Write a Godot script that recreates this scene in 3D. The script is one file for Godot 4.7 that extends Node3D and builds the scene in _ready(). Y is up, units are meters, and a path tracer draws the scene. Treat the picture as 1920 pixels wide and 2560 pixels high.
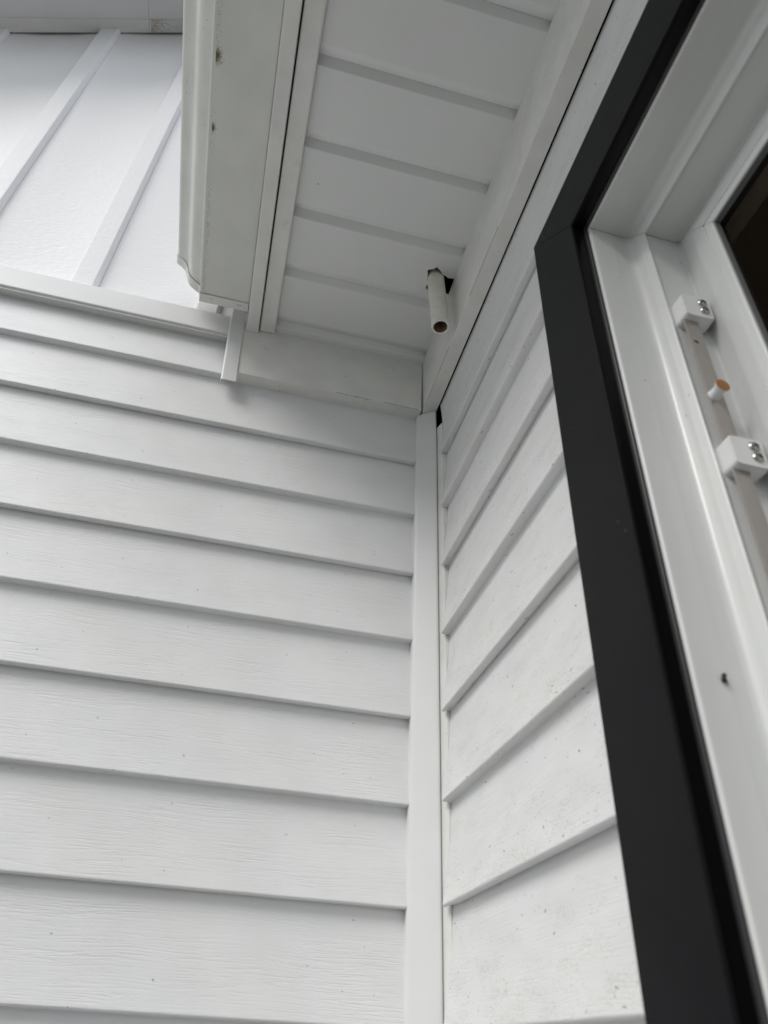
extends Node3D
# Metres, y up. The inside corner of the two clapboard walls is the line x = 0, z = 0; heights are given from the
# camera's own height; the ground lies 1.7 m below it.

const GROUND := -1.7
const ROW := 0.1134            # one clapboard course
const HS := 1.0615              # underside of the eave soffit
const HB := 0.935              # underside of the frieze boards
const FACE := -0.03            # outer face of the window casing

var rng := RandomNumberGenerator.new()
var used := {}

# ------------------------------------------------------------------ helpers
func numbered(n: String) -> String:
	if not used.has(n):
		used[n] = 0
		return n
	used[n] += 1
	return "%s_%03d" % [n, used[n]]

func thing(n: String, label: String, category: String, at := Vector3.ZERO, group := "") -> Node3D:
	var o := Node3D.new()
	o.name = numbered(n)
	add_child(o)
	o.position = at
	o.set_meta("label", label)
	o.set_meta("category", category)
	o.set_meta("kind", "thing")
	if group != "":
		o.set_meta("group", group)
	return o

func new_st() -> SurfaceTool:
	var st := SurfaceTool.new()
	st.begin(Mesh.PRIMITIVE_TRIANGLES)
	return st

func part(n: String, st: SurfaceTool, m: Material, parent: Node = null) -> MeshInstance3D:
	var o := MeshInstance3D.new()
	o.mesh = st.commit()
	o.material_override = m
	o.cast_shadow = GeometryInstance3D.SHADOW_CASTING_SETTING_ON
	if parent == null:
		o.name = numbered(n)
		add_child(o)
	else:
		o.name = n
		parent.add_child(o, true)
		var q := parent
		var off := Vector3.ZERO
		while q != self and q is Node3D:
			off += (q as Node3D).position
			q = q.get_parent()
		o.position = -off          # shapes are given in world coordinates
	return o

func structure(n: String, st: SurfaceTool, m: Material) -> MeshInstance3D:
	var o := part(n, st, m)
	o.set_meta("kind", "structure")
	return o

func tri(st: SurfaceTool, p: Array, n: Array, uv: Array) -> void:
	var g: Vector3 = (p[1] - p[0]).cross(p[2] - p[0])
	var order := [0, 1, 2]
	if g.dot(n[0] + n[1] + n[2]) > 0.0:
		order = [0, 2, 1]
	for i in order:
		st.set_normal(n[i])
		st.set_uv(uv[i])
		st.add_vertex(p[i])

# Solid between two equal-sized outlines, each outline point p standing at o + u*p.x + v*p.y.
# wob: height of the slow waviness of sheet goods, along v, over the length.
func loft(st: SurfaceTool, pa: Array, oa: Vector3, pb: Array, ob: Vector3, u: Vector3, v: Vector3, caps := true, uoff := 0.0, segs := 1, wob := 0.0, wseed := 0, open_path := false) -> void:
	var n := pa.size()
	var area := 0.0
	for i in n:
		var a: Vector2 = pa[i]
		var b: Vector2 = pa[(i + 1) % n]
		area += a.x * b.y - b.x * a.y
	var sgn := 1.0 if area > 0.0 else -1.0
	var en: Array[Vector2] = []
	for i in n:
		var d: Vector2 = pa[(i + 1) % n] - pa[i]
		en.append(Vector2(d.y, -d.x).normalized() * sgn)
	var dir := (ob - oa)
	var length := dir.length()
	dir = dir / length
	var noise := FastNoiseLite.new()
	noise.seed = wseed
	noise.frequency = 2.4
	noise.fractal_octaves = 2
	var arc := 0.0
	var count := n - 1 if open_path else n
	for i in count:
		var j := (i + 1) % n
		var a2: Vector2 = pa[i]
		var b2: Vector2 = pa[j]
		var l := a2.distance_to(b2)
		var na := en[i]
		var nb := en[i]
		var before := en[(i + n - 1) % n]
		var after := en[j]
		var lb := (pa[(i + n - 1) % n] as Vector2).distance_to(a2)
		var la := b2.distance_to(pa[(j + 1) % n])
		if before.dot(en[i]) > 0.55:
			na = (before * lb * lb + en[i] * l * l).normalized()
		if after.dot(en[i]) > 0.55:
			nb = (after * la * la + en[i] * l * l).normalized()
		for s in segs:
			var ps := []
			var ns := []
			for t in [float(s) / segs, float(s + 1) / segs]:
				var o: Vector3 = oa.lerp(ob, t)
				for e in 2:
					var q: Vector2 = (pa[i] as Vector2).lerp(pb[i], t) if e == 0 else (pa[j] as Vector2).lerp(pb[j], t)
					var nn: Vector2 = na if e == 0 else nb
					var n3: Vector3 = u * nn.x + v * nn.y
					var w := 0.0
					if wob > 0.0:
						var x: float = t * length
						var k := q.x * 6.0
						var fade := wob * minf(1.0, x / 0.06)
						w = noise.get_noise_2d(x, k) * fade
						var dw := (noise.get_noise_2d(x + 0.01, k) - noise.get_noise_2d(x - 0.01, k)) * fade / 0.02
						n3 = (n3 - dir * dw * nn.y).normalized()
					ps.append(o + u * q.x + v * (q.y + w))
					ns.append(n3)
			var ua := uoff + length * s / segs
			var ub := uoff + length * (s + 1) / segs
			var uvs := [Vector2(ua, arc), Vector2(ua, arc + l), Vector2(ub, arc), Vector2(ub, arc + l)]
			tri(st, [ps[0], ps[1], ps[2]], [ns[0], ns[1], ns[2]], [uvs[0], uvs[1], uvs[2]])
			tri(st, [ps[1], ps[3], ps[2]], [ns[1], ns[3], ns[2]], [uvs[1], uvs[3], uvs[2]])
		arc += l
	if caps:
		for side in 2:
			var prof := pa if side == 0 else pb
			var o2 := oa if side == 0 else ob
			var nn2 := -dir if side == 0 else dir
			var poly := PackedVector2Array(prof)
			var idx := Geometry2D.triangulate_polygon(poly)
			for k in range(0, idx.size(), 3):
				var pp := []
				var uu := []
				for e in 3:
					var q2: Vector2 = poly[idx[k + e]]
					pp.append(o2 + u * q2.x + v * q2.y)
					uu.append(q2)
				tri(st, pp, [nn2, nn2, nn2], uu)

func ext(st: SurfaceTool, prof: Array, o: Vector3, u: Vector3, v: Vector3, along: Vector3, caps := true, uoff := 0.0, segs := 1, wob := 0.0, wseed := 0) -> void:
	loft(st, prof, o, prof, o + along, u, v, caps, uoff, segs, wob, wseed)

# box with small chamfers on its long edges (along: the longest axis)
func box(st: SurfaceTool, lo: Vector3, hi: Vector3, c := 0.0006) -> void:
	var d := hi - lo
	var k := 0
	if d.y > d.x and d.y > d.z:
		k = 1
	elif d.z > d.x:
		k = 2
	var ax := [Vector3.RIGHT, Vector3.UP, Vector3.BACK]
	var iu := (k + 1) % 3
	var iv := (k + 2) % 3
	var w: float = d[iu]
	var h: float = d[iv]
	c = minf(c, minf(w, h) * 0.3)
	var prof := [Vector2(c, 0), Vector2(w - c, 0), Vector2(w, c), Vector2(w, h - c), Vector2(w - c, h), Vector2(c, h), Vector2(0, h - c), Vector2(0, c)]
	ext(st, prof, lo, ax[iu], ax[iv], ax[k] * d[k])

# turned shape: prof holds (radius, height) pairs along the axis
func lathe(st: SurfaceTool, prof: Array, o: Vector3, axis: Vector3, segs := 24, jag := 0.0, jag_from := -1) -> void:
	var side := axis.cross(Vector3(0.31, 0.2, 0.93)).normalized()
	var up := axis.cross(side).normalized()
	var shift := []
	for k in segs:
		shift.append(rng.randf_range(-1.0, 1.0) * jag)
	var put := func(i: int, k: int) -> Vector3:
		var a := TAU * k / segs
		var q: Vector2 = prof[i]
		var extra: float = shift[k % segs] if i >= jag_from and jag_from >= 0 else 0.0
		return o + axis * (q.y + extra) + (side * cos(a) + up * sin(a)) * q.x
	for i in prof.size() - 1:
		var d: Vector2 = prof[i + 1] - prof[i]
		var n2 := Vector2(d.y, -d.x).normalized()
		for k in segs:
			var ps := [put.call(i, k), put.call(i, k + 1), put.call(i + 1, k), put.call(i + 1, k + 1)]
			var ns := []
			for q in [k, k + 1]:
				var a: float = TAU * q / segs
				ns.append(((side * cos(a) + up * sin(a)) * n2.x + axis * n2.y).normalized())
			var uvs := [Vector2(k, i) * 0.05, Vector2(k + 1, i) * 0.05, Vector2(k, i + 1) * 0.05, Vector2(k + 1, i + 1) * 0.05]
			tri(st, [ps[0], ps[1], ps[2]], [ns[0], ns[1], ns[0]], [uvs[0], uvs[1], uvs[2]])
			tri(st, [ps[1], ps[3], ps[2]], [ns[1], ns[1], ns[0]], [uvs[1], uvs[3], uvs[2]])

# ------------------------------------------------------------------ materials
func lin(r: float, g: float, b: float) -> Color:
	return Color(r, g, b).linear_to_srgb()

func plain(c: Color, rough := 0.5, spec := 0.5) -> StandardMaterial3D:
	var m := StandardMaterial3D.new()
	m.albedo_color = c
	m.roughness = rough
	m.metallic_specular = spec
	return m

func blot(im: Image, x: int, y: int, c: Color, a: float) -> void:
	x = posmod(x, im.get_width())
	y = posmod(y, im.get_height())
	im.set_pixel(x, y, im.get_pixel(x, y).lerp(c, a))

# speck of dirt: a short crooked run of dark pixels
func speck(im: Image, x: float, y: float, size: float, c: Color, tall := false) -> void:
	var n := int(2 + size * 3.0)
	var a := rng.randf() * TAU
	if tall:
		a = PI * 0.5 + rng.randf_range(-0.5, 0.5)
	for i in n:
		blot(im, int(x), int(y), c, rng.randf_range(0.45, 0.95))
		if size > 1.2:
			blot(im, int(x) + 1, int(y), c, 0.6)
			blot(im, int(x), int(y) + 1, c, 0.5)
		a += rng.randf_range(-0.7, 0.7)
		x += cos(a)
		y += sin(a)

func base_image(w: int, h: int, c: Color, vary: float, sd: int, freq: float) -> Image:
	var im := Image.create(w, h, false, Image.FORMAT_RGB8)
	var n := FastNoiseLite.new()
	n.seed = sd
	n.frequency = freq
	n.fractal_octaves = 4
	var n2 := FastNoiseLite.new()
	n2.seed = sd + 5
	n2.frequency = freq * 0.6
	for y in h:
		for x in w:
			var k := 1.0 + n.get_noise_2d(x, y) * vary
			var yel := n2.get_noise_2d(x, y) * vary * 0.5
			im.set_pixel(x, y, Color(c.r * k, c.g * (k - yel * 0.2), c.b * (k - yel)))
	return im

# wood-grain relief of the pressed clapboards: long wavering grooves. 1.7 m x 0.28 m
func grain_image(w: int, h: int, sd: int) -> Image:
	var im := Image.create(w, h, false, Image.FORMAT_L8)
	var warp := FastNoiseLite.new()
	warp.seed = sd
	warp.frequency = 1.0
	warp.fractal_octaves = 2
	var n1 := FastNoiseLite.new()
	n1.seed = sd + 1
	n1.frequency = 1.0
	n1.fractal_octaves = 3
	var n2 := FastNoiseLite.new()
	n2.seed = sd + 2
	n2.frequency = 1.0
	n2.fractal_octaves = 1
	for y in h:
		var v := 0.28 * y / h
		for x in w:
			var u := 1.7 * x / w
			var t := v + warp.get_noise_2d(u * 4.0, v * 5.0) * 0.005
			var a := n1.get_noise_2d(u * 5.0, t * 230.0)
			var g := 1.0 - exp(-a * a / 0.008)
			var depth := 0.55 + 0.45 * n2.get_noise_2d(u * 6.0 + 40.0, v * 22.0)
			var fine := n2.get_noise_2d(u * 260.0, v * 900.0) * 0.07
			im.set_pixel(x, y, Color.from_hsv(0, 0, clampf(0.78 - (1.0 - g) * 0.6 * depth + fine, 0, 1)))
	return im

func tex(im: Image) -> ImageTexture:
	return ImageTexture.create_from_image(im)

var m_left: StandardMaterial3D
var m_right: StandardMaterial3D
var m_trim: StandardMaterial3D
var m_soffit: StandardMaterial3D
var m_gutter: StandardMaterial3D
var m_upvc: StandardMaterial3D
var m_board: StandardMaterial3D
var m_dark: StandardMaterial3D
var m_rubber: StandardMaterial3D
var m_paper: StandardMaterial3D

func make_materials() -> void:
	var grain := tex(grain_image(2048, 512, 11))
	# far wall clapboards: clean, a few flecks
	var im := base_image(2048, 384, lin(0.75, 0.75, 0.75), 0.02, 3, 0.008)
	for i in 60:
		var sz := rng.randf()
		speck(im, rng.randf() * 2048, rng.randf() * 384, 0.1 + 0.7 * sz * sz, Color(0.38, 0.37, 0.34))
	m_left = plain(Color.WHITE, 0.42)
	m_left.albedo_texture = tex(im)
	m_left.heightmap_enabled = true
	m_left.heightmap_texture = grain
	m_left.heightmap_scale = 0.055
	m_left.uv1_scale = Vector3(1.0 / 1.7, 1.0 / 0.28, 1)
	# clapboards beside the window: the lower half of every course holds brown dust and short dark flecks
	im = base_image(2048, 768, lin(0.74, 0.74, 0.735), 0.025, 8, 0.008)
	var dirt := FastNoiseLite.new()
	dirt.seed = 77
	dirt.frequency = 0.011
	dirt.fractal_octaves = 3
	for i in 170000:
		var x := rng.randi() % 2048
		var y := rng.randi() % 768
		var v := 0.28 * y / 768.0
		var h := fposmod(v - 0.013, 0.1244)          # height above the lip of its course
		var chance := 0.62 + 1.3 * dirt.get_noise_2d(x, y * 1.3) - h / 0.10
		if rng.randf() < chance:
			blot(im, x, y, Color(0.52, 0.45, 0.33), rng.randf_range(0.15, 0.6))
			if rng.randf() < 0.4:
				blot(im, x + 1, y, Color(0.54, 0.48, 0.36), 0.3)
	for i in 520:
		var y2 := rng.randf() * 768
		var big := rng.randf()
		speck(im, rng.randf() * 2048, y2, 0.4 + 1.6 * big * big * big, Color(0.24, 0.23, 0.20), true)
	m_right = plain(Color.WHITE, 0.45)
	m_right.albedo_texture = tex(im)
	m_right.heightmap_enabled = true
	m_right.heightmap_texture = grain
	m_right.heightmap_scale = 0.045
	m_right.uv1_scale = Vector3(1.0 / 1.7, 1.0 / 0.28, 1)
	# painted trim, slightly yellowed, scuffed
	im = base_image(768, 768, lin(0.775, 0.77, 0.74), 0.035, 21, 0.012)
	for i in 60:
		speck(im, rng.randf() * 768, rng.randf() * 768, rng.randf_range(0.1, 0.6), Color(0.50, 0.49, 0.45))
	for i in 48:
		var x0 := rng.randf() * 768
		var y0 := rng.randf() * 768
		for k in 26:
			blot(im, int(x0 + rng.randfn() * 5.0), int(y0 + rng.randfn() * 7.0), Color(0.48, 0.45, 0.39), 0.45)
	m_trim = plain(Color.WHITE, 0.48)
	m_trim.albedo_texture = tex(im)
	m_trim.uv1_triplanar = true
	m_trim.uv1_world_triplanar = true
	m_trim.uv1_scale = Vector3.ONE * 1.6
	# soffit panels
	im = base_image(512, 512, lin(0.77, 0.775, 0.77), 0.012, 31, 0.006)
	for i in 7:
		speck(im, rng.randf() * 512, rng.randf() * 512, 0.1, Color(0.52, 0.51, 0.48))
	m_soffit = plain(Color.WHITE, 0.5)
	m_soffit.albedo_texture = tex(im)
	m_soffit.uv1_triplanar = true
	m_soffit.uv1_world_triplanar = true
	m_soffit.uv1_scale = Vector3.ONE * 1.3
	# board-and-batten sheets: fine pressed stipple running across
	var st_im := Image.create(512, 512, false, Image.FORMAT_L8)
	var nn := FastNoiseLite.new()
	nn.seed = 5
	nn.frequency = 1.0
	nn.fractal_octaves = 3
	for y in 512:
		for x in 512:
			st_im.set_pixel(x, y, Color.from_hsv(0, 0, clampf(0.5 + 0.5 * nn.get_noise_2d(x * 0.035, y * 0.16), 0, 1)))
	m_board = plain(lin(0.80, 0.80, 0.805), 0.45)
	m_board.heightmap_enabled = true
	m_board.heightmap_texture = tex(st_im)
	m_board.heightmap_scale = 0.05
	m_board.uv1_triplanar = true
	m_board.uv1_world_triplanar = true
	m_board.uv1_scale = Vector3.ONE * 3.0
	# white window plastic, charcoal casing, black rubber, building paper
	im = base_image(512, 512, lin(0.72, 0.725, 0.71), 0.012, 51, 0.01)
	for i in 30:
		speck(im, rng.randf() * 512, rng.randf() * 512, 0.2, Color(0.45, 0.44, 0.4))
	m_upvc = plain(Color.WHITE, 0.25)
	m_upvc.albedo_texture = tex(im)
	m_upvc.uv1_triplanar = true
	m_upvc.uv1_world_triplanar = true
	m_upvc.uv1_scale = Vector3.ONE * 2.0
	im = base_image(1024, 1024, lin(0.0095, 0.0095, 0.0105), 0.10, 61, 0.006)
	for i in 46:
		speck(im, rng.randf() * 1024, rng.randf() * 1024, rng.randf_range(0.1, 1.6), Color(0.30, 0.30, 0.30), rng.randf() < 0.4)
	m_dark = plain(Color.WHITE, 0.42, 0.18)
	m_dark.albedo_texture = tex(im)
	m_dark.uv1_triplanar = true
	m_dark.uv1_world_triplanar = true
	m_dark.uv1_scale = Vector3.ONE * 1.4
	m_rubber = plain(lin(0.004, 0.004, 0.004), 0.28, 0.3)
	m_paper = plain(lin(0.02, 0.019, 0.017), 0.9, 0.2)

# ------------------------------------------------------------------ clapboards
# One pressed panel shows two courses: (height, outward) outline from the lip of its lower course at height 0.
func panel_outline(courses := 2, hem := 0.0098, top_out := 99.0) -> Array:
	var p := [Vector2(0.0022, -hem), Vector2(0.0002, -hem + 0.0006)]
	for c in courses:
		var y := ROW * c
		if c > 0:
			p.append(Vector2(y - 0.0016, -0.0122))
			p.append(Vector2(y - 0.0004, -0.0116))
		p.append(Vector2(y, -0.0030))
		p.append(Vector2(y + 0.0003, -0.0014))
		p.append(Vector2(y + 0.0013, -0.0003))
		p.append(Vector2(y + 0.0030, 0.0))
		var t := 0.0
		for f in [0.15, 0.30, 0.45, 0.60, 0.75, 0.9]:
			t = f
			var out := -0.0122 * (1.0 - pow(1.0 - t, 1.6))
			if top_out < 50.0 and c == courses - 1:
				out = -0.0046 * sin(PI * t) + top_out * t
			p.append(Vector2(y + 0.003 + (ROW - 0.003) * t, out))
	var top := ROW * courses
	if top_out < 50.0:
		p.append(Vector2(top + 0.002, top_out))
		p.append(Vector2(top + 0.002, top_out - 0.002))
	else:
		p.append(Vector2(top + 0.012, -0.0126))
		p.append(Vector2(top + 0.012, -0.0140))
	p.append(Vector2(ROW * courses * 0.6, -0.0158))
	p.append(Vector2(0.0022, -0.0158))
	return p

func build_far_wall() -> void:
	var w := thing("clapboard_wall", "clean white clapboard wall running under the board-and-batten gable", "wall", Vector3(-1.3, GROUND, 0))
	var k := -8
	while k < 4:
		var y := 0.1423 + 2.0 * ROW * k
		var st := new_st()
		ext(st, panel_outline(), Vector3(-2.6, y, 0), Vector3.UP, Vector3.BACK, Vector3(2.5688, 0, 0), true, -1.35 + rng.randf() * 0.35, 48, 0.0006, k + 40)
		part("siding_panel", st, m_left, w)
		k += 1

func build_near_wall() -> void:
	var w := thing("clapboard_wall", "white clapboard wall with brown dust and flecks beside the charcoal window", "wall", Vector3(0, GROUND, 1.5))
	var k := -8
	var z0 := 0.033
	while k < 4:
		var y := 0.1423 + 2.0 * ROW * k
		var st := new_st()
		# the window cuts the courses: stop them under its casing
		var z1 := 0.52 if y + 2.0 * ROW > -0.62 else 3.2
		var full := panel_outline()
		var cut := panel_outline(2, 0.0050)
		var off := rng.randf() * 0.5
		if k == 3:
			full = panel_outline(1, 0.0098, -0.0008)
			cut = panel_outline(1, 0.0050, -0.0008)
			z1 = 3.2
		ext(st, cut, Vector3(0, y, z0), Vector3.UP, Vector3.LEFT, Vector3(0, 0, 0.0275), true, off, 1)
		ext(st, full, Vector3(0, y, z0 + 0.0275), Vector3.UP, Vector3.LEFT, Vector3(0, 0, z1 - z0 - 0.0275), true, off + 0.0275, 24 if z1 < 1.0 else 60, 0.0006, k + 80)
		part("siding_panel", st, m_right, w)
		k += 1

func build_boards() -> void:
	var w := thing("board_and_batten_wall", "white board-and-batten gable wall above the clapboards", "wall", Vector3(-1.3, 1.07, 0))
	var edges := []
	var x := -0.416 - 0.2215 * 10
	for i in 13:
		edges.append(x)
		x += 0.2215
	for i in 13:
		var r: float = edges[i]                # foot of this batten's shaded side
		var l := r - 0.0435
		var top := rake_y(l) + 0.03
		var st := new_st()
		var prof := [Vector2(0, -0.014), Vector2(0.0004, -0.0012), Vector2(0.0016, 0), Vector2(0.0360, 0), Vector2(0.0378, -0.0012), Vector2(0.0425, -0.0112), Vector2(0.0435, -0.014)]
		ext(st, prof, Vector3(l, 1.074, 0), Vector3.RIGHT, Vector3.BACK, Vector3(0, top - 1.074, 0))
		part("batten", st, m_board, w)
		if i < 12:
			var st2 := new_st()
			var a := r + 0.0005
			var b: float = edges[i + 1] - 0.044
			var n := 8
			var pr := [Vector2(0, -0.02)]
			for q in n + 1:
				var t := float(q) / n
				pr.append(Vector2((b - a) * t, -0.0125 - 0.0035 * sin(PI * t)))   # sheets bow in a little between the battens
			pr.append(Vector2(b - a, -0.02))
			ext(st2, pr, Vector3(a, 1.074, 0), Vector3.RIGHT, Vector3.BACK, Vector3(0, rake_y(b) + 0.02 - 1.074, 0), true, 0.0, 14, 0.0009, i + 7)
			part("board", st2, m_board, w)
	var band := thing("trim_band", "long flat white trim band between clapboards and board-and-batten", "trim", Vector3(-1.3, 1.03, 0))
	var st3 := new_st()
	var bp := [Vector2(1.0305, -0.013), Vector2(1.0300, 0.0078), Vector2(1.0308, 0.0092), Vector2(1.0325, 0.0100), Vector2(1.0790, 0.0095), Vector2(1.0808, 0.0085), Vector2(1.0815, 0.0065), Vector2(1.0820, -0.016)]
	ext(st3, bp, Vector3(-2.8, 0, 0), Vector3.UP, Vector3.BACK, Vector3(2.42, 0, 0))
	part("band_face", st3, m_post, band)
	var st4 := new_st()
	box(st4, Vector3(-2.8, 1.0262, 0.0040), Vector3(-0.382, 1.0302, 0.0062), 0.0005)
	part("drip_edge", st4, m_trim, band)

func rake_y(x: float) -> float:
	return 1.952 + 0.733 * (x + 1.099)

func build_rake() -> void:
	var w := thing("rake_soffit", "sloping white gable soffit with a brown-stained edge joint", "soffit", Vector3(-0.8, 2.17, 0.1))
	var r := Vector3(1, 0.733, 0).normalized()
	var nrm := Vector3(-0.733, 1, 0).normalized()
	var cuts := [-2.9, -0.7975, 0.6]
	# stained strip end
	var im := base_image(512, 64, lin(0.74, 0.74, 0.72), 0.03, 91, 0.02)
	for i in 900:
		var d := absf(rng.randfn()) * 15.0
		blot(im, int(3 + d), int(rng.randf() * 64), Color(0.44, 0.32, 0.17), rng.randf_range(0.15, 0.6))
	var stained := plain(Color.WHITE, 0.5)
	stained.albedo_texture = tex(im)
	stained.uv1_scale = Vector3(1.0 / 0.9, 1.0 / 0.07, 1)
	for i in 2:
		var a: float = cuts[i]
		var b: float = cuts[i + 1]
		var o := Vector3(a, rake_y(a), 0) + r * 0.0004
		var l: float = (b - a) / r.x - 0.0008
		var st := new_st()
		ext(st, [Vector2(-0.010, 0.014), Vector2(-0.010, 0.0008), Vector2(-0.0092, 0), Vector2(0.0208, 0), Vector2(0.0220, 0.0010), Vector2(0.0220, 0.014)], o, Vector3.BACK, nrm, r * l, true, 0.0)
		part("edge_strip", st, stained if i == 1 else m_trim, w)
		var st2 := new_st()
		ext(st2, [Vector2(0.021, 0.0035), Vector2(0.021, 0.008), Vector2(0.14, 0.008), Vector2(0.14, 0.0035)], o, Vector3.BACK, nrm, r * l)
		part("soffit_panel", st2, m_soffit, w)
	var st3 := new_st()
	ext(st3, [Vector2(0.14, -0.01), Vector2(0.14, 0.17), Vector2(0.16, 0.17), Vector2(0.16, -0.01)], Vector3(-2.9, rake_y(-2.9), 0), Vector3.BACK, nrm, r * 4.3)
	part("fascia_board", st3, m_trim, w)
	var st4 := new_st()
	ext(st4, [Vector2(-0.6, 0.171), Vector2(-0.6, 0.21), Vector2(0.18, 0.21), Vector2(0.18, 0.171)], Vector3(-2.9, rake_y(-2.9), 0), Vector3.BACK, nrm, r * 4.3)
	structure("roof", st4, plain(lin(0.06, 0.06, 0.065), 0.9))

# ------------------------------------------------------------------ eave
func build_eave() -> void:
	var s := thing("eave_soffit", "white ribbed soffit panels of the low eave", "soffit", Vector3(-0.18, HS, 0.5))
	var hole := [Vector2(-0.0275, 0.2065), Vector2(-0.0329, 0.2070), Vector2(-0.039, 0.2058), Vector2(-0.044, 0.2085), Vector2(-0.050, 0.2098), Vector2(-0.056, 0.2159), Vector2(-0.0605, 0.2190), Vector2(-0.0645, 0.2208), Vector2(-0.0662, 0.2165), Vector2(-0.0705, 0.2150), Vector2(-0.0767, 0.2116), Vector2(-0.0745, 0.2040), Vector2(-0.0722, 0.1928), Vector2(-0.0690, 0.1850), Vector2(-0.0700, 0.1765), Vector2(-0.0640, 0.1733), Vector2(-0.0500, 0.1760), Vector2(-0.0380, 0.1740), Vector2(-0.0275, 0.1745)]
	var apex := 0.0335
	var pitch := 0.1127
	var x0 := -0.333
	var x1 := -0.0205
	for i in range(-1, 14):
		var a := apex + pitch * i + 0.0002
		var b := apex + pitch * (i + 1) - 0.0002
		if i == -1:
			a = -0.012
		var st := new_st()
		var h := GROOVE
		var low := [Vector2(a, HS + h), Vector2(a + 0.0010, HS + h * 0.97), Vector2(a + 0.0060, HS + h * 0.60), Vector2(a + 0.0110, HS + h * 0.26), Vector2(a + 0.0150, HS + h * 0.06), Vector2(a + 0.0180, HS)]
		var high := [Vector2(b - 0.0105, HS), Vector2(b - 0.0090, HS + h * 0.09), Vector2(b - 0.0012, HS + h * 0.95), Vector2(b, HS + h)]
		if i == -1:
			low = [Vector2(a, HS)]
		var up := Vector3.UP
		if i == 1:
			# the panel with the ragged hole for the pipe
			for side in [low, high]:
				var pr: Array = side.duplicate()
				var back: Array = side.duplicate()
				back.reverse()
				for q in back:
					pr.append(q + Vector2(0, 0.0014))
				ext(st, pr, Vector3(x0, 0, 0), Vector3.BACK, up, Vector3(x1 - x0, 0, 0))
			var flat := [Vector2(x0, a + 0.0180), Vector2(x0, b - 0.0105), Vector2(x1, b - 0.0105), Vector2(x1, 0.2068)]
			flat.append_array(hole)
			flat.append(Vector2(x1, 0.1740))
			flat.append(Vector2(x1, a + 0.0180))
			ext(st, flat, Vector3(0, HS, 0), Vector3.RIGHT, Vector3.BACK, Vector3(0, 0.0014, 0))
		else:
			var pr2: Array = low + high
			var back2: Array = pr2.duplicate()
			back2.reverse()
			for q in back2:
				pr2.append(q + Vector2(0, 0.0014))
			ext(st, pr2, Vector3(x0, 0, 0), Vector3.BACK, up, Vector3(x1 - x0, 0, 0))
		part("soffit_panel", st, m_soffit, s)
	var st2 := new_st()
	ext(st2, [Vector2(-0.3368, 1.0545), Vector2(-0.3360, 1.0533), Vector2(-0.3330, 1.0528), Vector2(-0.3130, 1.0526), Vector2(-0.3105, 1.0534), Vector2(-0.3098, 1.0550), Vector2(-0.3098, 1.0590), Vector2(-0.3368, 1.0590)], Vector3(0, 0, 0.0142), Vector3.RIGHT, Vector3.UP, Vector3(0, 0, 1.6))
	part("edge_channel", st2, m_trim, s)

	var f := thing("fascia", "white fascia cover along the eave edge beside the gutter", "fascia", Vector3(-0.35, 1.045, 0.5))
	var st3 := new_st()
	ext(st3, [Vector2(-0.3602, 1.19), Vector2(-0.3602, 1.0462), Vector2(-0.3594, 1.0452), Vector2(-0.3575, 1.0450), Vector2(-0.3402, 1.0458), Vector2(-0.3392, 1.0470), Vector2(-0.3392, 1.0580), Vector2(-0.3400, 1.19)], Vector3(0, 0, 0.0134), Vector3.RIGHT, Vector3.UP, Vector3(0, 0, 1.6))
	part("fascia_cover", st3, m_trim, f)

	# gutter
	var g := thing("gutter", "white rain gutter with green algae spots along its bottom edge", "gutter", Vector3(-0.42, 1.06, 0.5))
	var outer := [Vector2(-0.3615, 1.160), Vector2(-0.3612, 1.0625), Vector2(-0.3630, 1.0600), Vector2(-0.4465, 1.0600), Vector2(-0.4482, 1.0612), Vector2(-0.4488, 1.0640), Vector2(-0.4505, 1.0790), Vector2(-0.4539, 1.0830), Vector2(-0.4610, 1.0880), Vector2(-0.4666, 1.0925), Vector2(-0.4715, 1.0980), Vector2(-0.4745, 1.1035), Vector2(-0.4775, 1.1115), Vector2(-0.4800, 1.1200), Vector2(-0.4825, 1.1270), Vector2(-0.4865, 1.1340), Vector2(-0.4933, 1.1410), Vector2(-0.5000, 1.1455), Vector2(-0.5045, 1.1490), Vector2(-0.5050, 1.1650)]
	var inner := outer.duplicate()
	inner.reverse()
	var ring := outer.duplicate()
	for q in inner:
		var to: Vector2 = (Vector2(-0.43, 1.16) - q).normalized() * 0.0012
		ring.append(q + to)
	var im := base_image(2048, 640, lin(0.70, 0.705, 0.66), 0.03, 41, 0.008)
	# arc length runs down the fascia side, across the bottom, then up the outer face; 0.33 m over 640 pixels
	var corner := int((0.0975 + 0.003 + 0.0835) / 0.33 * 640.0)
	for i in 4200:
		var x := rng.randf() * 2048
		var clump := sin(x * 0.011) + 0.6 * sin(x * 0.037 + 1.0)
		if clump + rng.randfn() * 0.6 > 0.1:
			blot(im, int(x), int(corner - 4 - absf(rng.randfn()) * 6.0), Color(0.30, 0.30, 0.26), rng.randf_range(0.2, 0.8))
	for i in 330:
		speck(im, rng.randf() * 2048, corner + 12 + rng.randf() * 190, rng.randf_range(0.1, 0.7), Color(0.42, 0.42, 0.38))
	for sp in [[0.4517 - 0.058, 16.0, 1.0], [0.3546 - 0.058, 9.0, 0.8], [0.62, 6.0, 0.6]]:
		var cx: float = sp[0] / 1.7 * 2048.0
		for i in int(sp[1] * 70):
			var rr := absf(rng.randfn()) * 0.45 * float(sp[1])
			var aa := rng.randf() * TAU
			blot(im, int(cx + cos(aa) * rr), int(corner - 6 - absf(sin(aa)) * rr * 1.2), Color(0.30, 0.29, 0.12), rng.randf_range(0.2, 0.7) * float(sp[2]))
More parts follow.
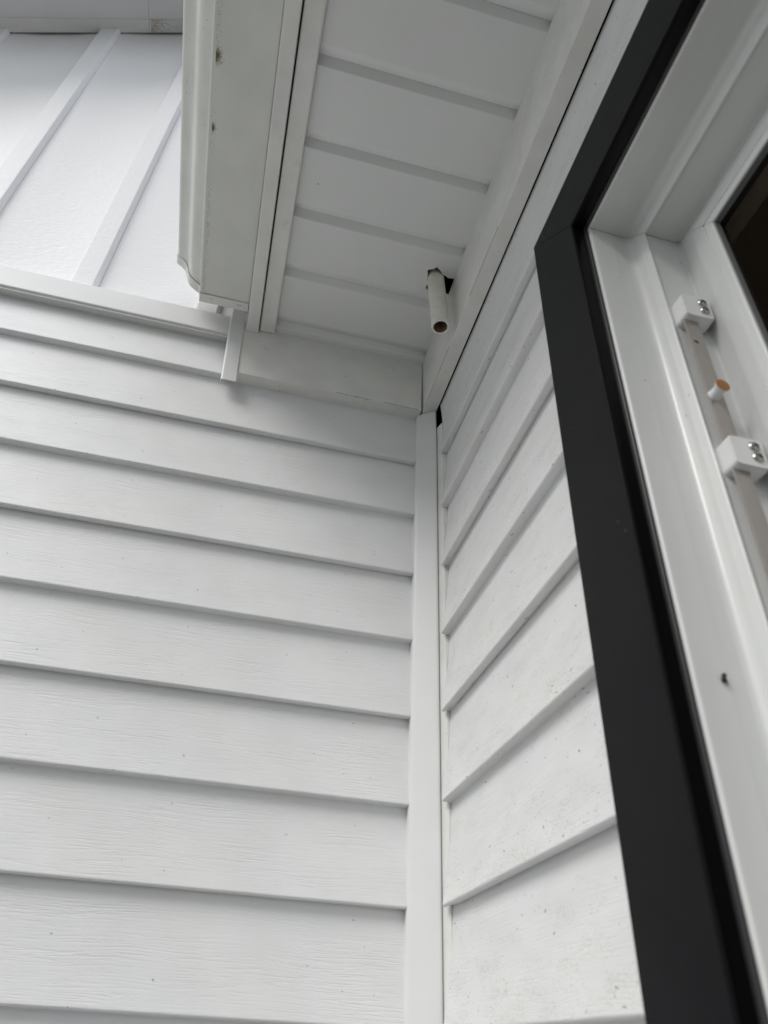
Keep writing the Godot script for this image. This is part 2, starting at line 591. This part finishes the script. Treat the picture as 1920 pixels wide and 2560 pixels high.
	m_gutter = plain(Color.WHITE, 0.36)
	m_gutter.albedo_texture = tex(im)
	m_gutter.uv1_scale = Vector3(1.0 / 1.7, 1.0 / 0.33, 1)
	var st4 := new_st()
	ext(st4, ring, Vector3(0, 0, 0.058), Vector3.RIGHT, Vector3.UP, Vector3(0, 0, 1.6), true, 0.0)
	part("trough", st4, m_gutter, g)
	# end cap: a plate with a folded rim outside the trough
	var st5 := new_st()
	var rim := []
	for q in outer:
		var away: Vector2 = (q - Vector2(-0.43, 1.13)).normalized() * 0.0026
		rim.append(q + Vector2(minf(away.x, 0.0), away.y))
	rim[0] = Vector2(-0.3617, 1.1605)
	rim[1] = Vector2(-0.3617, 1.062)
	ext(st5, rim, Vector3(0, 0, 0.0455), Vector3.RIGHT, Vector3.UP, Vector3(0, 0, 0.0012))
	var rim_in := rim.duplicate()
	rim_in.reverse()
	var ring2 := rim.duplicate()
	for q in rim_in:
		ring2.append(q + (Vector2(-0.43, 1.16) - q).normalized() * 0.0010)
	ext(st5, ring2, Vector3(0, 0, 0.0467), Vector3.RIGHT, Vector3.UP, Vector3(0, 0, 0.0165))
	var cap := part("end_cap", st5, m_trim, g)
	for x in [-0.4325, -0.3825]:
		var st6 := new_st()
		box(st6, Vector3(x, 1.0576, 0.0558), Vector3(x + 0.0085, 1.0586, 0.0566), 0.0002)
		part("crimp", st6, plain(lin(0.12, 0.12, 0.11), 0.6), cap)

	# roof over the eave, its deck closing the space above the soffit
	var st7 := new_st()
	ext(st7, [Vector2(-0.345, 1.185), Vector2(-0.425, 1.170), Vector2(-0.425, 1.195), Vector2(2.9, 2.40), Vector2(2.9, 2.36)], Vector3(0, 0, 0.002), Vector3.RIGHT, Vector3.UP, Vector3(0, 0, 3.4))
	structure("roof", st7, plain(lin(0.06, 0.06, 0.065), 0.9))
	var st8 := new_st()
	box(st8, Vector3(-0.338, HS + 0.003, 1.62), Vector3(0.02, 1.19, 1.65))
	structure("roof_gable_board", st8, m_trim)

const GROOVE := 0.0100          # depth of the soffit's V grooves

func build_frieze() -> void:
	var a := thing("frieze_board", "white frieze board under the eave on the clean clapboards, three painted nail heads", "frieze board", Vector3(-0.2, HB, 0))
	var st := new_st()
	ext(st, [Vector2(HB, -0.02), Vector2(HB, 0.0122), Vector2(HB + 0.0008, 0.0130), Vector2(HS + 0.01, 0.0130), Vector2(HS + 0.01, -0.02)], Vector3(-0.372, 0, 0), Vector3.UP, Vector3.BACK, Vector3(0.372 - 0.0287, 0, 0))
	part("board", st, m_trim, a)
	for p in [Vector2(-0.2912, 1.0273), Vector2(-0.1752, 0.9856), Vector2(-0.0845, 1.0258)]:
		var sn := new_st()
		lathe(sn, [Vector2(0.0054, 0.0), Vector2(0.0053, 0.0014), Vector2(0.0036, 0.0020), Vector2(0.0, 0.0022)], Vector3(p.x, p.y, 0.0128), Vector3.BACK, 16)
		part("nail_head", sn, m_trim, a)
	var b := thing("frieze_board", "white frieze board behind the broken pipe, yellowed along its underside", "frieze board", Vector3(0, HB, 0.8))
	var st2 := new_st()
	ext(st2, [Vector2(-0.0250, HB + 0.0008), Vector2(-0.0242, HB), Vector2(-0.0024, HB), Vector2(-0.0024, HS + 0.002), Vector2(-0.0280, HS + 0.002)], Vector3(0, 0, -0.008), Vector3.RIGHT, Vector3.UP, Vector3(0, 0, 3.2))
	part("board", st2, m_trim, b)
	# opened paint joints along the lower edges of both boards
	var gap := plain(lin(0.09, 0.08, 0.065), 0.9)
	for run in [[a, Vector3(-0.185, HB + 0.0012, 0.0130), Vector3(-0.120, HB + 0.0010, 0.0130), Vector3.BACK], [a, Vector3(-0.098, HB + 0.0016, 0.0130), Vector3(-0.032, HB + 0.0010, 0.0130), Vector3.BACK], [b, Vector3(-0.0251, HB + 0.0016, 0.025), Vector3(-0.0252, HB + 0.0012, 0.165), Vector3.LEFT], [b, Vector3(-0.0252, HB + 0.0020, 0.265), Vector3(-0.0252, HB + 0.0012, 0.385), Vector3.LEFT]]:
		var sg := new_st()
		var p0: Vector3 = run[1]
		var p1: Vector3 = run[2]
		var prev := 0.0002
		var here := p0
		for k in 14:
			var t := (k + 1) / 14.0
			var to := p0.lerp(p1, t) + Vector3(0, rng.randf_range(-0.0005, 0.0005), 0)
			var wide := rng.randf_range(0.00012, 0.00042)
			var pa := [Vector2(-prev, -0.0003), Vector2(prev, -0.0003), Vector2(prev, 0.00025), Vector2(-prev, 0.00025)]
			var pb := [Vector2(-wide, -0.0003), Vector2(wide, -0.0003), Vector2(wide, 0.00025), Vector2(-wide, 0.00025)]
			loft(sg, pa, here, pb, to, Vector3.UP, run[3])
			here = to
			prev = wide
		part("paint_crack", sg, gap, run[0])
	# channel strip standing in front of the frieze end
	var c := thing("channel_strip", "short leaning white channel strip at the frieze end below the gutter", "trim", Vector3(-0.375, 0.91, 0.01))
	var st3 := new_st()
	var prof := [Vector2(-0.0130, 0.004), Vector2(-0.0131, 0.0120), Vector2(-0.0125, 0.0140), Vector2(-0.0110, 0.0152), Vector2(-0.0088, 0.0156), Vector2(0.0126, 0.0156), Vector2(0.0130, 0.0150), Vector2(0.0130, 0.0136), Vector2(-0.0085, 0.0136), Vector2(-0.0102, 0.0134), Vector2(-0.0112, 0.0126), Vector2(-0.0116, 0.0114), Vector2(-0.0116, 0.004)]
	loft(st3, prof, Vector3(-0.3697, 0.910, 0), prof, Vector3(-0.3826, 1.115, 0), Vector3.RIGHT, Vector3.BACK)
	part("channel", st3, m_post, c)

func build_post() -> void:
	var p := thing("corner_post", "smooth white vertical post in the corner between the two clapboard walls", "corner post", Vector3(0, GROUND, 0))
	var st := new_st()
	var pr := func(dx: float, bx: float) -> Array:
		return [Vector2(-0.0334 + dx, -0.022), Vector2(-0.0338 + dx, -0.0030), Vector2(-0.0336 + dx, -0.0012), Vector2(-0.0329 + dx, 0.0002), Vector2(-0.0316 + dx, 0.0014), Vector2(-0.0298 + dx, 0.0026), Vector2(-0.0045 + bx, 0.0182), Vector2(-0.0026 + bx, 0.0192), Vector2(-0.0010 + bx, 0.0194), Vector2(0.0003 + bx, 0.0187), Vector2(0.0010 + bx, 0.0172), Vector2(0.0012 + bx, -0.022)]
	loft(st, pr.call(0.0018, 0.0060), Vector3(0, -0.2, 0), pr.call(0.0005, -0.0028), Vector3(0, HB - 0.0006, 0), Vector3.RIGHT, Vector3.BACK)
	loft(st, pr.call(0.0018, 0.0060), Vector3(0, GROUND, 0), pr.call(0.0018, 0.0060), Vector3(0, -0.2, 0), Vector3.RIGHT, Vector3.BACK)
	part("post_face", st, m_post, p)
	var st2 := new_st()
	var flap := [Vector2(0.0, 0.0), Vector2(0.0, 0.0215), Vector2(0.0050, 0.0385), Vector2(0.0135, 0.0385), Vector2(0.0135, 0.0)]
	loft(st2, flap, Vector3(0.0074, GROUND, -0.006), flap, Vector3(0.0074, -0.2, -0.006), Vector3.RIGHT, Vector3.BACK)
	loft(st2, flap, Vector3(0.0074, -0.2, -0.006), flap, Vector3(-0.0011, 0.896, -0.006), Vector3.RIGHT, Vector3.BACK)
	part("receiving_channel", st2, m_trim, p)

var m_post: StandardMaterial3D

func build_pipe() -> void:
	var p := thing("drain_pipe", "short ivory plastic pipe with a broken end hanging through the soffit hole", "pipe", Vector3(-0.055, 0.935, 0.2))
	var tip := Vector3(-0.0513, 0.9350, 0.2000)
	var axis := (Vector3(-0.0580, 1.0600, 0.1970) - tip).normalized()
	var st := new_st()
	lathe(st, [Vector2(0.0112, -0.0005), Vector2(0.0126, -0.0012), Vector2(0.0140, -0.0004), Vector2(0.0145, 0.0012), Vector2(0.0145, 0.04), Vector2(0.0146, 0.08), Vector2(0.0145, 0.13), Vector2(0.0145, 0.20)], tip, axis, 32)
	part("pipe_wall", st, m_pipe, p)
	var st2 := new_st()
	lathe(st2, [Vector2(0.0, 0.19), Vector2(0.0112, 0.19), Vector2(0.0112, 0.03), Vector2(0.0112, -0.0004)], tip, axis, 32)
	part("bore", st2, plain(lin(0.30, 0.21, 0.15), 0.6), p)
	# torn tongue of plastic left at the rim
	var st3 := new_st()
	var rim := [Vector2(-0.0075, 0), Vector2(-0.0045, -0.0011), Vector2(-0.001, -0.0004), Vector2(0.002, -0.0016), Vector2(0.0052, -0.0003), Vector2(0.0045, 0.003), Vector2(-0.0065, 0.003)]
	var out := Vector3(-0.75, 0, 0.45).normalized()
	ext(st3, rim, tip + out * 0.0116 + axis * -0.0008, axis.cross(out).normalized(), axis, out * 0.0026)
	part("torn_tongue", st3, m_pipe, p)

var m_pipe: StandardMaterial3D

# ------------------------------------------------------------------ window
const WZ0 := 0.4794
const WZ1 := 1.42
const WY1 := 0.7390
const WY0 := -0.60

# one mitred side of the frame; prof holds (depth from the casing face, inset from the outer edge)
func frame_side(st: SurfaceTool, prof: Array, side: int, gap := 0.00022) -> void:
	var n := prof.size()
	var a := []
	var b := []
	for q in prof:
		var x: float = FACE + q.x
		var i: float = q.y
		match side:
			0: # jamb by the corner
				a.append(Vector3(x, WY0 + i + gap, WZ0 + i)); b.append(Vector3(x, WY1 - i - gap, WZ0 + i))
			1: # head
				a.append(Vector3(x, WY1 - i, WZ0 + i + gap)); b.append(Vector3(x, WY1 - i, WZ1 - i - gap))
			2: # far jamb
				a.append(Vector3(x, WY1 - i - gap, WZ1 - i)); b.append(Vector3(x, WY0 + i + gap, WZ1 - i))
			3: # sill
				a.append(Vector3(x, WY0 + i, WZ1 - i - gap)); b.append(Vector3(x, WY0 + i, WZ0 + i + gap))
	var area := 0.0
	for k in n:
		area += prof[k].x * prof[(k + 1) % n].y - prof[(k + 1) % n].x * prof[k].y
	var sgn := 1.0 if area > 0.0 else -1.0
	var inward: Vector3 = [Vector3(0, 0, 1), Vector3(0, -1, 0), Vector3(0, 0, -1), Vector3(0, 1, 0)][side]
	var en := []
	for k in n:
		var d: Vector2 = prof[(k + 1) % n] - prof[k]
		en.append(Vector2(d.y, -d.x).normalized() * sgn)
	for k in n:
		var j := (k + 1) % n
		var na: Vector2 = en[k]
		var nb: Vector2 = en[k]
		var l0: float = (prof[j] as Vector2).distance_squared_to(prof[k])
		var lb: float = (prof[(k + n - 1) % n] as Vector2).distance_squared_to(prof[k])
		var la: float = (prof[(j + 1) % n] as Vector2).distance_squared_to(prof[j])
		if (en[(k + n - 1) % n] as Vector2).dot(en[k]) > 0.55:
			na = (en[(k + n - 1) % n] * lb + en[k] * l0).normalized()
		if (en[j] as Vector2).dot(en[k]) > 0.55:
			nb = (en[j] * la + en[k] * l0).normalized()
		var n0 := Vector3(na.x, 0, 0) + inward * na.y
		var n1 := Vector3(nb.x, 0, 0) + inward * nb.y
		var z := Vector2.ZERO
		tri(st, [a[k], a[j], b[k]], [n0, n1, n0], [z, z, z])
		tri(st, [a[j], b[j], b[k]], [n1, n1, n0], [z, z, z])
	var poly := PackedVector2Array(prof)
	var idx := Geometry2D.triangulate_polygon(poly)
	for e in 2:
		var src: Array = a if e == 0 else b
		var nn: Vector3 = ((a[0] - b[0]) if e == 0 else (b[0] - a[0])).normalized()
		for k in range(0, idx.size(), 3):
			tri(st, [src[idx[k]], src[idx[k + 1]], src[idx[k + 2]]], [nn, nn, nn], [Vector2.ZERO, Vector2.ZERO, Vector2.ZERO])

func build_window() -> void:
	var w := thing("casement_window", "window with charcoal casing and white stepped frame carrying a lock bar", "window", Vector3(0, WY0, 0.95))
	var casing := [Vector2(0.044, 0), Vector2(0.0010, 0), Vector2(0, 0.0010), Vector2(0, 0.0752), Vector2(0.0008, 0.0763), Vector2(0.0030, 0.0764), Vector2(0.0030, 0.060), Vector2(0.044, 0.060)]
	var gasket := [Vector2(0.0032, 0.061), Vector2(0.0032, 0.0735), Vector2(0.0045, 0.0745), Vector2(0.0085, 0.0748), Vector2(0.0135, 0.0752), Vector2(0.0135, 0.061)]
	var bead := [Vector2(0.0137, 0.061), Vector2(0.0137, 0.0775), Vector2(0.0145, 0.0784), Vector2(0.0164, 0.0786), Vector2(0.0164, 0.061)]
	var frame := [Vector2(0.0166, 0.061), Vector2(0.0166, 0.0799), Vector2(0.0172, 0.0808), Vector2(0.0184, 0.0813), Vector2(0.0200, 0.0812), Vector2(0.0392, 0.0808), Vector2(0.0400, 0.0804), Vector2(0.0520, 0.0792), Vector2(0.0556, 0.0796), Vector2(0.0580, 0.0810), Vector2(0.0594, 0.0835), Vector2(0.0598, 0.0866), Vector2(0.0596, 0.0906), Vector2(0.0600, 0.0920), Vector2(0.0610, 0.0980), Vector2(0.0618, 0.0992), Vector2(0.0630, 0.0996), Vector2(0.0645, 0.0990), Vector2(0.0650, 0.0978), Vector2(0.0960, 0.0974), Vector2(0.0988, 0.0980), Vector2(0.0994, 0.1000), Vector2(0.0915, 0.1210), Vector2(0.0902, 0.1236), Vector2(0.0892, 0.1300), Vector2(0.0878, 0.1385), Vector2(0.0880, 0.1392), Vector2(0.0890, 0.1394), Vector2(0.0890, 0.1404), Vector2(0.0880, 0.1408), Vector2(0.0876, 0.1470), Vector2(0.0880, 0.1488), Vector2(0.0890, 0.1496), Vector2(0.0950, 0.1496), Vector2(0.0950, 0.118), Vector2(0.1180, 0.118), Vector2(0.1180, 0.061)]
	var seal := [Vector2(0.0893, 0.1498), Vector2(0.0896, 0.1504), Vector2(0.0947, 0.1504), Vector2(0.0949, 0.1498)]
	var liner := [Vector2(0.0966, 0.1185), Vector2(0.0966, 0.1470), Vector2(0.0972, 0.1478), Vector2(0.1018, 0.1480), Vector2(0.1022, 0.1474), Vector2(0.1022, 0.1185)]
	var names := ["jamb", "head", "jamb", "sill"]
	var wood := plain(lin(0.012, 0.011, 0.010), 0.5)
	for s in 4:
		for layer in [["casing", casing, m_dark], ["gasket", gasket, m_rubber], ["casing_bead", bead, m_bead], ["frame", frame, m_upvc], ["seal", seal, m_seal], ["screen_frame", liner, wood]]:
			var st := new_st()
			frame_side(st, layer[1], s)
			part(names[s] + "_" + str(layer[0]), st, layer[2], w)
	# lock bar with two guides on the jamb
	var zp := WZ0 + 0.0976
	var zb := WZ0 + 0.1072
	var st2 := new_st()
	# flat bar with one screw hole: built as strips around the hole
	var hx := FACE + 0.0722
	var hy := 0.4745
	var hr := 0.0024
	var xl := FACE + 0.0674
	var xr := FACE + 0.0800
	var outline := [Vector2(xl, -0.45), Vector2(xr, -0.45), Vector2(xr, hy)]
	for k in 13:
		var a := PI * k / 12.0
		outline.append(Vector2(hx + cos(a) * hr, hy - sin(a) * hr))
	outline.append(Vector2(xl, hy))
	ext(st2, outline, Vector3(0, 0, zb - 0.0022), Vector3.RIGHT, Vector3.UP, Vector3(0, 0, 0.0022))
	var outline2 := [Vector2(xl, 0.520), Vector2(xr, 0.520), Vector2(xr, hy)]
	for k in 13:
		var a := PI * k / 12.0
		outline2.append(Vector2(hx + cos(a) * hr, hy + sin(a) * hr))
	outline2.append(Vector2(xl, hy))
	ext(st2, outline2, Vector3(0, 0, zb - 0.0022), Vector3.RIGHT, Vector3.UP, Vector3(0, 0, 0.0022))
	var bar := part("lock_bar", st2, m_bar, w)
	var st3 := new_st()
	lathe(st3, [Vector2(0.0050, 0.0), Vector2(0.0046, 0.0012), Vector2(0.0042, 0.0040), Vector2(0.0043, 0.0070), Vector2(0.0052, 0.0095), Vector2(0.0058, 0.0108), Vector2(0.0058, 0.0112)], Vector3(FACE + 0.0712, 0.4115, zb), Vector3.BACK, 28)
	var pin := part("locking_pin", st3, m_nylon, bar)
	pin.set_meta("label", "white nylon locking pin with an orange tip")
	var st4 := new_st()
	lathe(st4, [Vector2(0.0058, 0.0110), Vector2(0.0057, 0.0116), Vector2(0.0030, 0.0119), Vector2(0.0, 0.0119)], Vector3(FACE + 0.0712, 0.4115, zb), Vector3.BACK, 28)
	part("pin_tip", st4, plain(lin(0.36, 0.15, 0.045), 0.5), bar)
	for y in [0.5160, 0.3520]:
		var st5 := new_st()
		var x0 := FACE + 0.0662
		var x1 := FACE + 0.0935
		var prof := rounded(x0, y - 0.0140, x1, y + 0.0140, 0.0040)
		var slim := rounded(x0 + 0.0012, y - 0.0130, x1 - 0.0010, y + 0.0130, 0.0034)
		var top := WZ0 + 0.1128
		loft(st5, prof, Vector3(0, 0, zp), prof, Vector3(0, 0, top - 0.0012), Vector3.RIGHT, Vector3.UP)
		loft(st5, prof, Vector3(0, 0, top - 0.0012), slim, Vector3(0, 0, top), Vector3.RIGHT, Vector3.UP)
		var guide := part("bar_guide", st5, m_nylon, w)
		for sy in [0.0055, -0.0045]:
			var st6 := new_st()
			var at := Vector3(FACE + 0.0850, y + sy, top)
			lathe(st6, [Vector2(0.0045, 0.0), Vector2(0.0044, 0.0008), Vector2(0.0036, 0.0019), Vector2(0.0022, 0.0025), Vector2(0.0, 0.0027)], at, Vector3.BACK, 20)
			var head := part("screw", st6, m_steel, guide)
			head.name = "screw" if sy > 0 else "screw_001"
			var st7 := new_st()
			var turn := 0.4 if sy > 0 else 1.0
			for q in 2:
				var a := turn + q * PI * 0.5
				var d := Vector3(cos(a), sin(a), 0)
				var e := Vector3(-sin(a), cos(a), 0)
				ext(st7, [Vector2(-0.0004, 0.0021), Vector2(0.0004, 0.0021), Vector2(0.0004, 0.00285 + q * 0.00003), Vector2(-0.0004, 0.00285 + q * 0.00003)], at - d * 0.0023, e, Vector3.BACK, d * 0.0046)
			var slot := MeshInstance3D.new()
			slot.mesh = st7.commit()
			slot.material_override = m_paper
			slot.name = "screw_slot"
			guide.add_child(slot, true)
			slot.position = head.position

func rounded(x0: float, y0: float, x1: float, y1: float, r: float) -> Array:
	var p := []
	for c in [[x1 - r, y0 + r, -PI / 2], [x1 - r, y1 - r, 0.0], [x0 + r, y1 - r, PI / 2], [x0 + r, y0 + r, PI]]:
		for k in 5:
			var a: float = c[2] + PI / 2 * k / 4.0
			p.append(Vector2(c[0] + cos(a) * r, c[1] + sin(a) * r))
	return p

var m_bead: StandardMaterial3D
var m_seal: StandardMaterial3D
var m_bar: StandardMaterial3D
var m_nylon: StandardMaterial3D
var m_steel: StandardMaterial3D

func small_materials() -> void:
	m_bead = plain(lin(0.035, 0.035, 0.037), 0.35)
	m_seal = plain(lin(0.20, 0.20, 0.20), 0.6)
	m_bar = plain(lin(0.34, 0.31, 0.29), 0.34)
	m_bar.metallic = 0.35
	m_nylon = plain(lin(0.78, 0.78, 0.77), 0.35)
	m_steel = plain(lin(0.42, 0.41, 0.38), 0.25)
	m_steel.metallic = 1.0
	var im := base_image(256, 256, lin(0.78, 0.755, 0.68), 0.05, 71, 0.02)
	for i in 40:
		speck(im, rng.randf() * 256, rng.randf() * 256, rng.randf_range(0.1, 0.8), Color(0.42, 0.38, 0.30))
	m_pipe = plain(Color.WHITE, 0.45)
	m_pipe.albedo_texture = tex(im)
	m_pipe.uv1_triplanar = true
	m_pipe.uv1_world_triplanar = true
	m_pipe.uv1_scale = Vector3.ONE * 8.0
	im = base_image(512, 1024, lin(0.73, 0.73, 0.725), 0.012, 81, 0.006)
	for i in 60:
		speck(im, rng.randf() * 512, rng.randf() * 1024, rng.randf_range(0.1, 0.5), Color(0.42, 0.42, 0.40))
	m_post = plain(Color.WHITE, 0.42)
	m_post.albedo_texture = tex(im)
	m_post.uv1_triplanar = true
	m_post.uv1_world_triplanar = true
	m_post.uv1_scale = Vector3.ONE * 1.5

func build_insects() -> void:
	var at := Vector3(0.0062, 0.1885, WZ0 + 0.0809)
	var o := thing("insect", "small dead insect stuck on the white window jamb", "insect", at)
	var m := plain(lin(0.012, 0.010, 0.008), 0.6)
	var st := new_st()
	lathe(st, [Vector2(0.0, -0.0030), Vector2(0.0011, -0.0022), Vector2(0.0016, -0.0006), Vector2(0.0011, 0.0008), Vector2(0.0015, 0.0018), Vector2(0.0009, 0.0030), Vector2(0.0, 0.0034)], at + Vector3(0, 0, 0.0012), Vector3(0.25, 0.95, 0.1).normalized(), 12)
	part("body", st, m, o)
	for s in [-1.0, 1.0]:
		var st2 := new_st()
		ext(st2, [Vector2(0, 0), Vector2(0.0012 * s, -0.0012), Vector2(0.0016 * s, -0.0052), Vector2(0.0003 * s, -0.0030)], at + Vector3(0, 0.001, 0.0012), Vector3.RIGHT, Vector3.UP, Vector3(0, 0, 0.0003))
		part("wing", st2, m, o)

# ------------------------------------------------------------------ bodies of the house and the ground
func build_bodies() -> void:
	var st := new_st()
	box(st, Vector3(-3.0, GROUND, -0.16), Vector3(3.2, 3.6, -0.0235), 0.001)
	structure("wall_sheathing", st, m_paper)
	var x0 := 0.0165
	var x1 := 0.086
	var o := 0.070
	var boxes := [[GROUND, WY0 + o, -0.02, 3.3], [WY1 - o, 1.10, -0.02, 3.3], [WY0 + o, WY1 - o, -0.02, WZ0 + o], [WY0 + o, WY1 - o, WZ1 - o, 3.3]]
	for b in boxes:
		var s := new_st()
		box(s, Vector3(x0, b[0] + 0.0005, b[2]), Vector3(x1, b[1] - 0.0005, b[3]), 0.0002)
		structure("wall_sheathing", s, m_paper)
	for b in [[Vector3(0.02, 0.93, 3.3), Vector3(3.1, 2.6, 3.38)], [Vector3(2.95, 0.93, -0.02), Vector3(3.05, 2.6, 3.3)]]:
		var s := new_st()
		box(s, b[0], b[1], 0.0002)
		structure("wall_sheathing", s, m_paper)
	# the unlit room behind the window
	var brown := plain(lin(0.30, 0.24, 0.18), 0.8)
	var r := [["room_ceiling", Vector3(x1, 0.86, -0.02), Vector3(3.0, 0.92, 3.3)], ["room_floor", Vector3(x1, GROUND, -0.02), Vector3(3.0, GROUND + 0.15, 3.3)], ["room_wall", Vector3(3.0, GROUND, -0.02), Vector3(3.1, 0.92, 3.3)], ["room_wall", Vector3(x1, GROUND + 0.15, -0.02), Vector3(2.999, 0.859, 0.05)], ["room_wall", Vector3(x1, GROUND + 0.15, 3.25), Vector3(2.999, 0.859, 3.3)], ["room_wall", Vector3(x1 + 0.001, GROUND + 0.15, 0.05), Vector3(x1 + 0.02, WY0 + 0.12, 3.25)], ["room_wall", Vector3(x1 + 0.001, WY1 - 0.12, 0.05), Vector3(x1 + 0.02, 0.859, 3.25)]]
	for q in r:
		var s2 := new_st()
		box(s2, q[1], q[2], 0.0004)
		structure(q[0], s2, brown)
	var g := new_st()
	var n := Vector3.UP
	var c := [Vector3(-400, GROUND, -400), Vector3(400, GROUND, -400), Vector3(-400, GROUND, 400), Vector3(400, GROUND, 400)]
	tri(g, [c[0], c[1], c[2]], [n, n, n], [Vector2(0, 0), Vector2(800, 0), Vector2(0, 800)])
	tri(g, [c[1], c[3], c[2]], [n, n, n], [Vector2(800, 0), Vector2(800, 800), Vector2(0, 800)])
	var gm := plain(Color.WHITE, 0.9, 0.2)
	gm.albedo_texture = tex(base_image(256, 256, lin(0.15, 0.155, 0.145), 0.25, 99, 0.03))
	gm.uv1_scale = Vector3(0.5, 0.5, 1)
	structure("ground", g, gm)

func _ready() -> void:
	rng.seed = 20240611
	# camera
	var cam := Camera3D.new()
	cam.name = "camera"
	cam.fov = 70.688
	cam.near = 0.02
	cam.far = 2000.0
	cam.transform = Transform3D(Basis(Vector3(0.970069, 0.043291, 0.238939), Vector3(-0.178713, 0.793454, 0.581801), Vector3(-0.164400, -0.607088, 0.777442)), Vector3(-0.2745, 0, 0.9))
	var lens := CameraAttributesPhysical.new()
	lens.frustum_focal_length = 16.9
	lens.exposure_aperture = 5.0
	lens.frustum_focus_distance = 1.15
	cam.attributes = lens
	add_child(cam)
	cam.fov = 70.688
	cam.current = true
	# overcast sky
	var env := Environment.new()
	env.background_mode = Environment.BG_SKY
	var sm := ProceduralSkyMaterial.new()
	sm.sky_top_color = lin(1.07, 1.115, 1.20)
	sm.sky_horizon_color = lin(0.40, 0.42, 0.44)
	sm.sky_curve = 0.3
	sm.ground_bottom_color = lin(0.12, 0.12, 0.10)
	sm.ground_horizon_color = lin(0.25, 0.25, 0.24)
	sm.sun_angle_max = 60.0
	var sky := Sky.new()
	sky.sky_material = sm
	env.sky = sky
	env.tonemap_mode = Environment.TONE_MAPPER_LINEAR
	env.tonemap_exposure = 1.42
	env.sdfgi_enabled = true
	env.ssao_enabled = true
	env.ssil_enabled = true
	var we := WorldEnvironment.new()
	we.name = "sky_light"
	we.environment = env
	add_child(we)
	var sun := DirectionalLight3D.new()
	sun.name = "sun"
	sun.light_energy = 0.5
	sun.light_color = Color(1.0, 0.995, 0.985)
	sun.light_angular_distance = 30.0
	sun.shadow_enabled = true
	add_child(sun)
	sun.look_at_from_position(Vector3(-0.85, 1.0, 0.62), Vector3.ZERO)

	make_materials()
	small_materials()
	build_bodies()
	build_far_wall()
	build_near_wall()
	build_boards()
	build_rake()
	build_eave()
	build_frieze()
	build_post()
	build_window()
	build_pipe()
	build_insects()
